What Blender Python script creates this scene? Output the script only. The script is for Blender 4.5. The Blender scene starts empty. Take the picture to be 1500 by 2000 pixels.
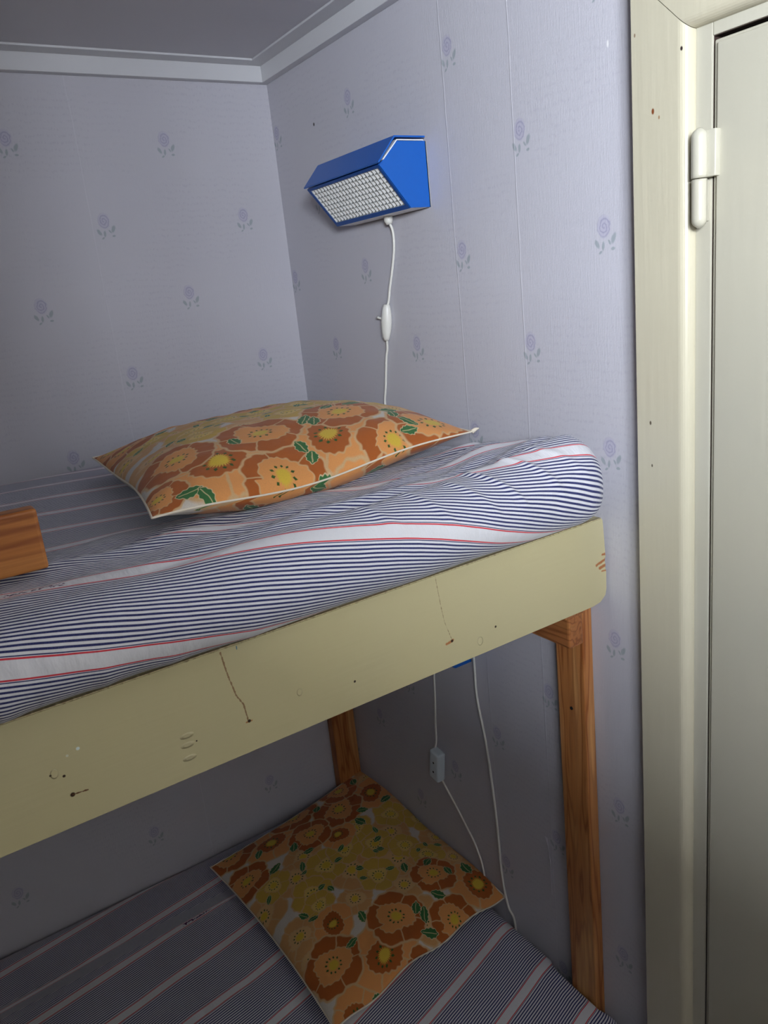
import bpy, bmesh, math, random
from mathutils import Vector, Matrix, noise

Z = 1.35                                   # height of the upper bed rail's top edge above the floor
sc = bpy.context.scene
col = sc.collection

# ------------------------------------------------------------------ camera
YAW, PITCH, ROLL, FPX = 0.5557, 0.2731, -0.1077, 1531.8
fw = Vector((math.sin(YAW)*math.cos(PITCH), math.cos(YAW)*math.cos(PITCH), -math.sin(PITCH)))
rt = Vector((math.cos(YAW), -math.sin(YAW), 0)); up = rt.cross(fw)
r2 = math.cos(ROLL)*rt + math.sin(ROLL)*up; u2 = -math.sin(ROLL)*rt + math.cos(ROLL)*up
cd = bpy.data.cameras.new('camera'); cam = bpy.data.objects.new('camera', cd); col.objects.link(cam)
cd.sensor_fit = 'HORIZONTAL'; cd.sensor_width = 36; cd.lens = 36*FPX/1500; cd.clip_start = .02
cam.matrix_world = Matrix(((r2.x, u2.x, -fw.x, -.7589), (r2.y, u2.y, -fw.y, -1.476), (r2.z, u2.z, -fw.z, .311+Z), (0, 0, 0, 1)))
sc.camera = cam

# ------------------------------------------------------------------ light and exposure
WIN = (-3.20, -1.80, .425, .73)             # window in the side wall behind the camera: y0,y1,z0,z1 (z above rail top)
YB, XW, DEEP = -3.30, -1.02, .30           # front wall, face of the unseen window wall, reveal depth set to block low light
w = bpy.data.worlds.new('world'); sc.world = w; w.use_nodes = True
w.node_tree.nodes['Background'].inputs[0].default_value = (.62, .74, 1, 1)
w.node_tree.nodes['Background'].inputs[1].default_value = .2
ld = bpy.data.lights.new('window_daylight', 'AREA'); ld.shape = 'RECTANGLE'
ld.size = WIN[1]-WIN[0]; ld.size_y = WIN[3]-WIN[2]; ld.energy = 248; ld.color = (.84, .90, 1.0)
lo = bpy.data.objects.new('window_daylight', ld); col.objects.link(lo)
lo.location = (XW-DEEP-.04, (WIN[0]+WIN[1])/2, (WIN[2]+WIN[3])/2+Z); lo.rotation_euler = (math.radians(90), 0, math.radians(-90))
sc.view_settings.view_transform = 'Standard'; sc.view_settings.look = 'None'
sc.view_settings.gamma = 1; sc.view_settings.use_curve_mapping = False
sc.view_settings.exposure = -0.08
sc.cycles.use_denoising = True
sc.cycles.max_bounces = 6; sc.cycles.diffuse_bounces = 4; sc.cycles.adaptive_threshold = .04; sc.cycles.adaptive_min_samples = 16

# ------------------------------------------------------------------ mesh helpers
def tag(o, label=None, cat=None, group=None, kind=None):
    if label: o['label'] = label
    if cat: o['category'] = cat
    if group: o['group'] = group
    if kind: o['kind'] = kind
    return o

def empty(name, loc, label, cat, group=None):
    o = bpy.data.objects.new(name, None); col.objects.link(o)
    o.location = (loc[0], loc[1], loc[2]+Z); o.empty_display_size = .05
    return tag(o, label, cat, group)

def world_loc(o):
    v = Vector(o.location)
    while o.parent: o = o.parent; v += Vector(o.location)
    return v

def obj(name, verts, faces, m, parent=None, smooth=False, uvs=None, origin=None):
    """verts are in room coordinates, z measured from the rail top"""
    vs = [Vector((a[0], a[1], a[2]+Z)) for a in verts]
    if origin is None:
        if parent is None:
            zs = min(v.z for v in vs); c = sum(vs, Vector())/len(vs); org = Vector((c.x, c.y, zs))
        else:
            org = world_loc(parent)
    else: org = Vector((origin[0], origin[1], origin[2]+Z))
    me = bpy.data.meshes.new(name); me.from_pydata([v-org for v in vs], [], faces); me.validate(); me.update()
    if uvs is not None:
        l = me.uv_layers.new(name='UVMap')
        for lp in me.loops: l.data[lp.index].uv = uvs[lp.vertex_index]
    me.materials.append(m)
    if smooth: me.polygons.foreach_set('use_smooth', [True]*len(me.polygons))
    o = bpy.data.objects.new(name, me); col.objects.link(o)
    if parent: o.parent = parent; o.location = org-world_loc(parent)
    else: o.location = org
    return o

def bm_out(bm):
    bm.normal_update(); bm.verts.ensure_lookup_table()
    vs = [v.co.copy() for v in bm.verts]; fs = [[v.index for v in f.verts] for f in bm.faces]; bm.free()
    return vs, fs

def box_data(x0, x1, y0, y1, z0, z1, bev=0, seg=2):
    bm = bmesh.new(); bmesh.ops.create_cube(bm, size=1)
    for v in bm.verts:
        v.co = Vector(((x0+x1)/2+v.co.x*(x1-x0), (y0+y1)/2+v.co.y*(y1-y0), (z0+z1)/2+v.co.z*(z1-z0)))
    if bev: bmesh.ops.bevel(bm, geom=bm.edges[:], offset=bev, segments=seg, affect='EDGES', profile=.6)
    bm.verts.index_update()
    return bm_out(bm)

def box(name, x0, x1, y0, y1, z0, z1, m, parent=None, bev=0, seg=2, **k):
    vs, fs = box_data(x0, x1, y0, y1, z0, z1, bev, seg)
    return obj(name, vs, fs, m, parent, smooth=False, **k)

def merge(*parts):
    V, F = [], []
    for vs, fs in parts:
        n = len(V); V += list(vs); F += [[i+n for i in f] for f in fs]
    return V, F

def extrude(poly, a0, a1, axis, m0=0, m1=0):
    """poly: (p,q) pairs. axis 'z': p=y,q=x, along z; axis 'y': p=z,q=x, along y. m0/m1: mitre slope against p"""
    n = len(poly); V = []
    p0 = poly[0][0]
    for a, mt in ((a0, m0), (a1, m1)):
        for p, q in poly:
            e = a + mt*(p-p0)
            V.append((q, p, e) if axis == 'z' else (q, e, p))
    F = [[i, (i+1) % n, n+(i+1) % n, n+i] for i in range(n)] + [list(range(n))[::-1], list(range(n, 2*n))]
    return V, F

def catmull(pts, n, closed=False):
    out = []; m = len(pts)
    rng = range(m if closed else m-1)
    for i in rng:
        g = lambda k: Vector(pts[k % m]) if closed else Vector(pts[min(max(k, 0), m-1)])
        p0, p1, p2, p3 = g(i-1), g(i), g(i+1), g(i+2)
        for k in range(n):
            t = k/n
            out.append(.5*((2*p1)+(p2-p0)*t+(2*p0-5*p1+4*p2-p3)*t*t+(3*p1-p0-3*p2+p3)*t**3))
    if not closed: out.append(Vector(pts[-1]))
    return out

def tube_data(path, r, seg=8, closed=False):
    P = [Vector(p) for p in path]; n = len(P); V = []; F = []
    nrm = None
    for i in range(n):
        t = (P[(i+1) % n]-P[i-1]) if closed else (P[min(i+1, n-1)]-P[max(i-1, 0)])
        t.normalize()
        if nrm is None:
            nrm = t.orthogonal().normalized()
        nrm = (nrm - t*nrm.dot(t)).normalized(); b = t.cross(nrm)
        rr = r[i] if isinstance(r, (list, tuple)) else r
        for k in range(seg):
            a = 2*math.pi*k/seg; V.append(P[i]+rr*(math.cos(a)*nrm+math.sin(a)*b))
    for i in range(n if closed else n-1):
        j = (i+1) % n
        for k in range(seg):
            F.append([i*seg+k, i*seg+(k+1) % seg, j*seg+(k+1) % seg, j*seg+k])
    if not closed: F += [list(range(seg))[::-1], list(range((n-1)*seg, n*seg))]
    return V, F

# ------------------------------------------------------------------ node maths
def smooth01(t):
    t = max(0, min(1, t)); return t*t*(3-2*t)

class S:                                    # a float socket with operators
    def __init__(s, t, k): s.t = t; s.k = k
    def op(s, name, *a, clamp=False): return mathn(s.t, name, s, *a, clamp=clamp)
    def __add__(s, o): return s.op('ADD', o)
    __radd__ = __add__
    def __sub__(s, o): return s.op('SUBTRACT', o)
    def __rsub__(s, o): return mathn(s.t, 'SUBTRACT', o, s)
    def __mul__(s, o): return s.op('MULTIPLY', o)
    __rmul__ = __mul__
    def __truediv__(s, o): return s.op('DIVIDE', o)
    def abs(s): return s.op('ABSOLUTE')
    def frac(s): return s.op('FRACT')
    def sin(s): return s.op('SINE')
    def max(s, o): return s.op('MAXIMUM', o)
    def min(s, o): return s.op('MINIMUM', o)
    def below(s, e, w): return mathn(s.t, 'MULTIPLY_ADD', e-s if isinstance(e, S) else mathn(s.t, 'SUBTRACT', e, s), 1/w, .5, clamp=True)
    def above(s, e, w): return mathn(s.t, 'MULTIPLY_ADD', s-e, 1/w, .5, clamp=True)

def mathn(t, name, *a, clamp=False):
    n = t.nodes.new('ShaderNodeMath'); n.operation = name; n.use_clamp = clamp
    for i, x in enumerate(a):
        if isinstance(x, S): t.links.new(x.k, n.inputs[i])
        else: n.inputs[i].default_value = x
    return S(t, n.outputs[0])

def mix(t, fac, a, b):
    n = t.nodes.new('ShaderNodeMix'); n.data_type = 'RGBA'
    for s, x in ((n.inputs[0], fac), (n.inputs[6], a), (n.inputs[7], b)):
        if isinstance(x, S): t.links.new(x.k, s)
        elif isinstance(x, tuple): s.default_value = (*x, 1) if len(x) == 3 else x
        elif isinstance(x, (int, float)): s.default_value = x
        else: t.links.new(x, s)
    return n.outputs[2]

def mat(name, color=(.8, .8, .8), rough=.6, spec=.5):
    m = bpy.data.materials.new(name); m.use_nodes = True
    b = m.node_tree.nodes['Principled BSDF']
    b.inputs['Base Color'].default_value = (*color, 1); b.inputs['Roughness'].default_value = rough
    b.inputs['Specular IOR Level'].default_value = spec
    return m, m.node_tree, b

def coords(t, kind):
    if kind == 'pos': k = t.nodes.new('ShaderNodeNewGeometry').outputs['Position']
    elif kind == 'uv': k = t.nodes.new('ShaderNodeUVMap').outputs[0]
    else: k = t.nodes.new('ShaderNodeTexCoord').outputs['Object']
    s = t.nodes.new('ShaderNodeSeparateXYZ'); t.links.new(k, s.inputs[0])
    return S(t, s.outputs[0]), S(t, s.outputs[1]), S(t, s.outputs[2]), k

def comb(t, x, y, z=0):
    n = t.nodes.new('ShaderNodeCombineXYZ')
    for i, a in enumerate((x, y, z)):
        if isinstance(a, S): t.links.new(a.k, n.inputs[i])
        else: n.inputs[i].default_value = a
    return n.outputs[0]

def noisen(t, vec, scale, detail=3, rough=.5):
    n = t.nodes.new('ShaderNodeTexNoise'); t.links.new(vec, n.inputs['Vector'])
    n.inputs['Scale'].default_value = scale; n.inputs['Detail'].default_value = detail; n.inputs['Roughness'].default_value = rough
    return S(t, n.outputs[0])

def bump(t, b, h, dist, strength=1):
    n = t.nodes.new('ShaderNodeBump'); n.inputs['Strength'].default_value = strength; n.inputs['Distance'].default_value = dist
    t.links.new(h.k, n.inputs['Height']); t.links.new(n.outputs[0], b.inputs['Normal'])

def seg_mask(t, x, z, pts, w, soft, wob=None):
    """mask of a thin poly-line through pts"""
    out = None
    for (x0, z0), (x1, z1) in zip(pts, pts[1:]):
        dx, dz = x1-x0, z1-z0; L2 = dx*dx+dz*dz
        px = x-x0; pz = z-z0
        tt = mathn(t, 'MULTIPLY', px*dx+pz*dz, 1/L2, clamp=True)
        ex = px-tt*dx; ez = pz-tt*dz
        d = mathn(t, 'SQRT', ex*ex+ez*ez)
        if wob is not None: d = d+wob
        m = d.below(w, soft)
        out = m if out is None else out.max(m)
    return out

def dot_mask(t, x, z, cx, cz, rx, rz, soft=.35, ang=0):
    px = x-cx; pz = z-cz
    if ang:
        c, s = math.cos(ang), math.sin(ang); px, pz = px*c+pz*s, pz*c-px*s
    px = px*(1/rx); pz = pz*(1/rz)
    return mathn(t, 'SQRT', px*px+pz*pz).below(1, soft)

# ------------------------------------------------------------------ materials
def wallpaper(name, axis, u0, v0, seams):
    m, t, b = mat(name, rough=.62, spec=.35)
    X, Y, ZZ, P = coords(t, 'pos')
    u = X if axis == 'x' else Y*-1.0        # to the right as one looks at the wall
    u_0 = u0 if axis == 'x' else -u0
    v = ZZ-Z
    n_big = noisen(t, P, 3.0, 3); n_f = noisen(t, P, 420, 2)
    fib = noisen(t, comb(t, u*60, v*6, 0), 8, 2)
    c = mix(t, n_big.above(.5, .5), (.545, .535, .58), (.56, .55, .585))
    # faint lines of handwriting printed behind the roses
    wv = noisen(t, comb(t, u*9, v*1.5, 3), 6, 1)
    row = ((v*92+wv*1.4+u*2.0).frac()-.5).abs().below(.15, .25)
    scr = noisen(t, comb(t, u*330, v*110, 0), 1.0, 3, .7).above(.53, .10)
    patch = noisen(t, comb(t, u*1.0, v*1.0, 9), 6.5, 1).above(.50, .12)
    c = mix(t, row*scr*patch*.30, c, (.40, .38, .45))
    # roses: a centred lattice, the motif drawn in each cell
    Pd = .2645
    rose = leaf = ring = None
    def cell(du, dv):
        a = ((u-(u_0+du))*(1/Pd)+.5).frac()-.5
        q = ((v-(v0+dv))*(1/Pd)+.5).frac()-.5
        return a*Pd, q*Pd
    for du, dv in ((0, 0), (Pd/2, -Pd/2)):
        a, q = cell(du, dv)
        wob = (noisen(t, comb(t, a*1.0, q*1.0, du*40), 150, 2)-.5)*.007
        px = a+wob+.0015; pz = q-.006
        rr = mathn(t, 'SQRT', px*px*1.0+pz*pz*.62)
        rm = rr.below(.0098, .003)
        an = mathn(t, 'ARCTAN2', pz, px)
        rg = (rr*(1/.0040)+an*(1/6.2832)).frac()
        rg = (rg-.5).abs().above(.30, .2)*rm
        lf = None
        for (lx, lz, lrx, lrz, la) in ((-.0125, -.0125, .0026, .0056, .55), (-.0035, -.0155, .0020, .0050, -.1), (.0125, -.0080, .0030, .0062, -.45),
                                       (.0115, -.0195, .0030, .0018, .1), (-.0075, -.0225, .0028, .0015, .5), (.0062, -.0120, .0014, .0034, .6)):
            k = dot_mask(t, a+wob*.4, q, lx, lz, lrx, lrz, .5, la); lf = k if lf is None else lf.max(k)
        rose = rm if rose is None else rose.max(rm); ring = rg if ring is None else ring.max(rg)
        leaf = lf if leaf is None else leaf.max(lf)
    c = mix(t, rose*.45, c, (.42, .40, .54))
    c = mix(t, ring*.42, c, (.23, .215, .36))
    c = mix(t, leaf*.55, c, (.20, .27, .28))
    h = n_f*.25+fib*.5
    for sx in seams:
        k = (u-sx+(wv-.5)*.004).abs().below(.0009, .0012)
        c = mix(t, k*.22, c, (.75, .74, .78)); h = h+k*.6
    if axis == 'y':                          # a nail hole and a scuff
        c = mix(t, dot_mask(t, u, v, .1601, .6051, .0022, .0028, .5), c, (.05, .04, .035))
        c = mix(t, dot_mask(t, u, v, .820, .545, .0015, .0035, .6), c, (.78, .77, .76))
    t.links.new(c, b.inputs['Base Color'])
    h = h+n_big*3.0
    bump(t, b, h, .0006, .8)
    return m

def pine(name, axis, base=(.43, .17, .045), dark=(.22, .07, .016), light=(.62, .30, .10), sc_=1.0, rough=.42):
    m, t, b = mat(name, rough=rough, spec=.5)
    X, Y, ZZ, P = coords(t, 'obj')
    lng, a, q = {'x': (X, Y, ZZ), 'y': (Y, X, ZZ), 'z': (ZZ, X, Y)}[axis]
    v1 = comb(t, lng*1.6, a*22, q*22)
    n1 = noisen(t, v1, 1.6*sc_, 2); n2 = noisen(t, comb(t, lng*9, a*260, q*260), 1.2, 3)
    ringp = ((n1*9+a*30+q*24).frac()-.5).abs()*2
    c = mix(t, ringp.above(.70, .5), base, dark)
    c = mix(t, n1.above(.56, .14)*.75, c, light)
    c = mix(t, n2.above(.55, .3)*.35, c, dark)
    t.links.new(c, b.inputs['Base Color']); bump(t, b, n2, .0004, .6)
    return m

def painted(name, color, rough=.33, dirt=(.40, .34, .22), amount=.25, grain='z'):
    m, t, b = mat(name, color, rough, .5)
    X, Y, ZZ, P = coords(t, 'pos')
    v1 = comb(t, X*14, Y*14, ZZ*1.2) if grain == 'z' else (comb(t, X*1.2, Y*14, ZZ*26) if grain == 'x' else comb(t, X*14, Y*1.2, ZZ*14))
    n1 = noisen(t, v1, 6, 4); n2 = noisen(t, P, 5, 3)
    c = mix(t, n2.above(.60, .5)*amount, color, dirt)
    return m, t, b, c, n1, n2, (X, Y, ZZ-Z)

def paint_simple(name, color, rough=.33, grain='z', amount=.2, dirt=(.40, .34, .22), bd=.0006):
    m, t, b, c, n1, n2, _ = painted(name, color, rough, dirt, amount, grain)
    t.links.new(c, b.inputs['Base Color']); bump(t, b, n1, bd, .6)
    return m

M = {}
M['wall_a'] = wallpaper('wallpaper_long_wall', 'x', -.217, .605, (-.372,))
M['wall_b'] = wallpaper('wallpaper_end_wall', 'y', -.545, .615, (.530, .664))
CREAM = (.54, .50, .37)
M['ceiling'] = paint_simple('ceiling_paint', (.62, .61, .63), .7, 'x', .08, (.45, .44, .46), .0010)
M['moulding'] = paint_simple('moulding_paint', (.66, .66, .67), .5, 'x', .1, (.55, .53, .50))
M['floor'] = pine('floor_wood', 'y', (.11, .06, .03), (.06, .03, .015), (.15, .08, .04))
M['plain_wall'] = mat('plain_wall_paint', (.18, .175, .175), .8)[0]
M['bounce_cut'] = pine('unseen_bounce_cut', 'z', (.15, .125, .105), (.09, .07, .055), (.19, .16, .14))  # invented dark finish for surfaces out of view, cuts bounced light
M['pine_x'] = pine('orange_pine_board', 'x', (.46, .165, .035), (.27, .08, .016), (.52, .21, .05))
M['gap_shade'] = mat('painted_gap_shade', (.035, .018, .012), .9)[0]
M['pine_y'] = pine('orange_pine_beam', 'y', (.40, .15, .045), (.22, .07, .018), (.46, .20, .06))
M['pine_z'] = pine('orange_pine_post', 'z', (.50, .20, .058), (.30, .09, .02), (.74, .40, .15))
M['white_plastic'] = mat('white_plastic', (.80, .79, .72), .35)[0]
M['hole'] = mat('dark_hole', (.01, .01, .01), .9)[0]
M['white_metal'] = mat('white_louvre_metal', (.88, .88, .86), .32)[0]
M['blue'] = mat('blue_lacquer', (.003, .105, .46), .36, .5)[0]
M['blue_dark'] = mat('blue_lacquer_inside', (.003, .068, .30), .4, .5)[0]
M['piping'] = mat('cream_piping', (.78, .70, .56), .8)[0]
M['slat'] = mat('bare_slats', (.45, .36, .25), .7)[0]

# door casing paint with its nail holes and scars
def casing_mat():
    m, t, b, c, n1, n2, (X, Y, V) = painted('cream_gloss_paint', CREAM, .24, (.50, .44, .30), .30, 'z')
    for (cy, cz, r, colr) in ((-.8975, .4592, .0016, (.20, .06, .02)), (-.9313, .5079, .0011, (.03, .02, .02)), (-.89, .1344, .0013, (.10, .08, .05)),
                              (-.8915, .0843, .001, (.10, .08, .05)), (-.876, .535, .001, (.25, .18, .12)), (-.905, .452, .001, (.35, .22, .12))):
        c = mix(t, dot_mask(t, Y, V, cy, cz, r, r*1.8, .5), c, colr)
    t.links.new(c, b.inputs['Base Color']); bump(t, b, n1+n2*2, .0009, .6)
    return m
M['casing'] = casing_mat()
M['jamb'] = paint_simple('jamb_paint', (.49, .47, .38), .3, 'z', .3)
M['door'] = paint_simple('door_paint', (.43, .41, .325), .42, 'z', .35, (.54, .49, .36), .0005)

def rail_mat():
    m, t, b, c, n1, n2, (X, Y, V) = painted('cream_rail_paint', (.55, .49, .275), .45, (.52, .47, .30), .5, 'x')
    wob = (noisen(t, comb(t, X, V, 0), 300, 2)-.5)*.0022
    brown = (.12, .045, .015); wood = (.40, .15, .05)
    front = Y.below(-.795, .002)
    c = mix(t, front*seg_mask(t, X, V, [(-.5393, -.0037), (-.5355, -.0307), (-.531, -.0524), (-.525, -.0649), (-.5231, -.0839)], .0007, .0006, wob)*.85, c, (.20, .09, .035))
    c = mix(t, front*seg_mask(t, X, V, [(-.2811, -.0022), (-.2774, -.0362), (-.274, -.0595), (-.2654, -.085)], .0003, .0006, wob)*.8, c, (.20, .12, .06))
    chips = seg_mask(t, X, V, [(-.005, -.058), (-.022, -.062)], .0018, .0012, wob*1.2).max(seg_mask(t, X, V, [(-.002, -.066), (-.016, -.0675)], .0022, .0012, wob*1.2)).max(
        seg_mask(t, X, V, [(-.002, -.051), (-.010, -.050)], .0016, .001, wob*1.2)).max(seg_mask(t, X, V, [(-.002, -.074), (-.012, -.073)], .001, .001, wob))
    c = mix(t, front*chips, c, wood)
    c = mix(t, seg_mask(t, X, V, [(-.2735, -.0875), (-.2645, -.0855)], .0016, .0012, wob), c, wood)
    c = mix(t, seg_mask(t, X, V, [(-.5250, -.0850), (-.5195, -.0850)], .0007, .001, wob), c, wood)
    hol = None
    for (hx, hz, r) in ((-.2655, -.0862, .0018), (-.1991, -.0903, .0015), (-.3989, -.0877, .0014), (-.693, -.087, .0021), (-.6962, -.0666, .0013), (-.5221, -.0844, .0017),
                        (-.7066, -.0615, .0010), (-.5770, -.0832, .0008)):
        k = dot_mask(t, X, V, hx, hz, r, r, .4); hol = k if hol is None else hol.max(k)
    c = mix(t, hol, c, (.03, .012, .005))
    c = mix(t, seg_mask(t, X, V, [(-.693, -.087), (-.6800, -.0880)], .0005, .0006, wob), c, brown)
    h = n1*.6
    for (kx, kz, r) in ((-.2242, -.1006, .0052), (-.4642, -.0751, .0038), (-.7033, -.0613, .0042)):
        d = mathn(t, 'SQRT', (X-kx)*(X-kx)*1.8+(V-kz)*(V-kz)); rg = (d-r).abs().below(.0007, .0007)
        c = mix(t, rg*.35, c, (.30, .24, .14)); h = h+d.below(r, .001)*1.5
    for (kx, kz) in ((-.5851, -.0741), (-.5859, -.0837), (-.5863, -.0975)):
        k = dot_mask(t, X, V, kx, kz, .0055, .0024, .6); h = h+k*3; c = mix(t, k*.25, c, (.42, .36, .24))
    c = mix(t, dot_mask(t, X, V, -.6803, -.046, .0016, .0016).max(dot_mask(t, X, V, -.6900, -.049, .0012, .0012)*.5), c, (.75, .85, .82))
    c = mix(t, dot_mask(t, X, V, -.5225, -.0043, .0006, .0022), c, (.10, .22, .30))
    # worn top arris
    c = mix(t, (V+(noisen(t, comb(t, X*40, V*40, 0), 5, 3)-.5)*.006).above(-.0005, .0006)*front*.6, c, (.22, .15, .08))
    t.links.new(c, b.inputs['Base Color']); bump(t, b, h+n2*1.5, .0007, .7)
    return m
M['rail'] = rail_mat()

SP = .105                                   # repeat of the sheet's white bands
def sheet_mat(name, mark):
    m, t, b = mat(name, rough=.85, spec=.2)
    U, V, _, P = coords(t, 'uv')
    wob = (noisen(t, comb(t, U, V, 0), 25, 2)-.5)*.0012
    q = (((V+wob)*(1/SP)+.5).frac()-.5).abs()*SP     # distance from a band's centre
    pitch = (SP/2-.0098)/9.5
    st = (((q-.0098)*(1/pitch)).frac()-.5).abs().above(.265, .12)*q.above(.0098, .0003)
    weave = noisen(t, comb(t, U*900, V*900, 0), 1, 1)
    c = mix(t, weave.above(.5, .6)*.2, (.72, .72, .75), (.60, .60, .64))
    navy = mix(t, weave.above(.55, .2)*.3, (.022, .027, .12), (.10, .11, .22))
    c = mix(t, st, c, navy)
    c = mix(t, (q-.0084).abs().below(.0008, .0005), c, (.62, .04, .06))
    (mx0, mx1, mv) = mark
    box_ = (U-(mx0+mx1)/2).abs().below((mx1-mx0)/2, .0015)*(V-mv).abs().below(.0042, .001)
    gl = noisen(t, comb(t, U*230, (V-mv)*240, 2), 1, 1).above(.50, .06)
    c = mix(t, box_*gl, c, (.09, .015, .09))
    t.links.new(c, b.inputs['Base Color'])
    n2 = noisen(t, comb(t, U*12, V*5, 0), 6, 3)
    bump(t, b, n2*6+weave*.15, .0008, .55)
    b.inputs['Sheen Weight'].default_value = .15
    return m

# floral cotton: flowers and leaves are node groups called once per motif
def flower_group():
    g = bpy.data.node_groups.new('poppy_print', 'ShaderNodeTree')
    for nm, ty in (('Color', 'NodeSocketColor'), ('X', 'NodeSocketFloat'), ('Y', 'NodeSocketFloat'), ('R', 'NodeSocketFloat'), ('Phase', 'NodeSocketFloat'),
                   ('Outer', 'NodeSocketColor'), ('Inner', 'NodeSocketColor'), ('Split', 'NodeSocketFloat'), ('CX', 'NodeSocketFloat'), ('CY', 'NodeSocketFloat'), ('Lobes', 'NodeSocketFloat')):
        g.interface.new_socket(nm, in_out='INPUT', socket_type=ty)
    g.interface.new_socket('Color', in_out='OUTPUT', socket_type='NodeSocketColor')
    i = g.nodes.new('NodeGroupInput'); o = g.nodes.new('NodeGroupOutput')
    F = lambda n: S(g, i.outputs[n])
    sp = g.nodes.new('ShaderNodeSeparateColor'); g.links.new(i.outputs['Color'], sp.inputs[0]); X0 = S(g, sp.outputs[0])*1e-6
    px = (F('X')+X0-F('CX'))/F('R'); py = (F('Y')+X0-F('CY'))/F('R')
    rr = mathn(g, 'SQRT', px*px+py*py); an = mathn(g, 'ARCTAN2', py, px)+F('Phase')
    lob = (an*F('Lobes')).sin()
    fine = (an*17.0+lob*2).sin()
    R1 = 1+lob.abs()*.13+fine*.02-.08
    edge = rr-R1
    line = (.30, .17, .07)
    c = mix(g, edge.below(.05, .05), i.outputs['Color'], (.62, .40, .20))
    c = mix(g, edge.below(-.02, .04), c, i.outputs['Outer'])
    # petal divisions: radial lines where the lobes meet
    ln = lob.abs()*rr
    c = mix(g, ln.below(.055, .05)*edge.below(0, .04)*.9, c, (.62, .40, .20))
    R2 = F('Split')*(1+(an*F('Lobes')+.9).sin()*.16+fine*.04)
    c = mix(g, rr.below(R2+.03, .03), c, (.62, .38, .18))
    c = mix(g, rr.below(R2-.01, .03), c, i.outputs['Inner'])
    st = (an*24.0).sin()
    c = mix(g, rr.below(.19+st*.03, .04), c, (.66, .46, .05))
    dots = ((rr-.27).abs()*2.2+((an*(11/6.2832)).frac()-.5).abs()*.42).below(.11, .04)
    c = mix(g, dots, c, (.035, .09, .015))
    g.links.new(c, o.inputs[0])
    return g

def leaf_group():
    g = bpy.data.node_groups.new('leaf_print', 'ShaderNodeTree')
    for nm, ty in (('Color', 'NodeSocketColor'), ('X', 'NodeSocketFloat'), ('Y', 'NodeSocketFloat'), ('R', 'NodeSocketFloat'), ('C', 'NodeSocketFloat'), ('S', 'NodeSocketFloat'),
                   ('CX', 'NodeSocketFloat'), ('CY', 'NodeSocketFloat')):
        g.interface.new_socket(nm, in_out='INPUT', socket_type=ty)
    g.interface.new_socket('Color', in_out='OUTPUT', socket_type='NodeSocketColor')
    i = g.nodes.new('NodeGroupInput'); o = g.nodes.new('NodeGroupOutput')
    F = lambda n: S(g, i.outputs[n])
    sp = g.nodes.new('ShaderNodeSeparateColor'); g.links.new(i.outputs['Color'], sp.inputs[0]); X0 = S(g, sp.outputs[0])*1e-6
    dx = (F('X')+X0-F('CX'))/F('R'); dy = (F('Y')+X0-F('CY'))/F('R')
    a = dx*F('C')+dy*F('S'); q = dy*F('C')-dx*F('S')
    wdt = (1-a*a)*.55+(a*14).sin()*.05
    k = (q.abs()-wdt)
    c = mix(g, k.below(.07, .05)*a.abs().below(1.05, .05), i.outputs['Color'], (.62, .48, .28))
    c = mix(g, k.below(-.02, .04)*a.abs().below(.95, .05), c, (.035, .15, .045))
    c = mix(g, q.abs().below(.045, .04)*a.abs().below(.8, .05), c, (.50, .44, .22))
    g.links.new(c, o.inputs[0])
    return g
FG, LG = flower_group(), leaf_group()
BR, OR, YE, PA = (.40, .105, .018), (.72, .31, .095), (.58, .37, .065), (.62, .33, .12)
KIND = {'B': (BR, OR, .58, 2.5), 'O': (OR, BR, .50, 2.0), 'o': (OR, BR, .55, 2.0), 'y': (YE, (.70, .50, .14), .45, 3.0), 'p': (PA, (.68, .42, .18), .5, 2.5)}

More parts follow.
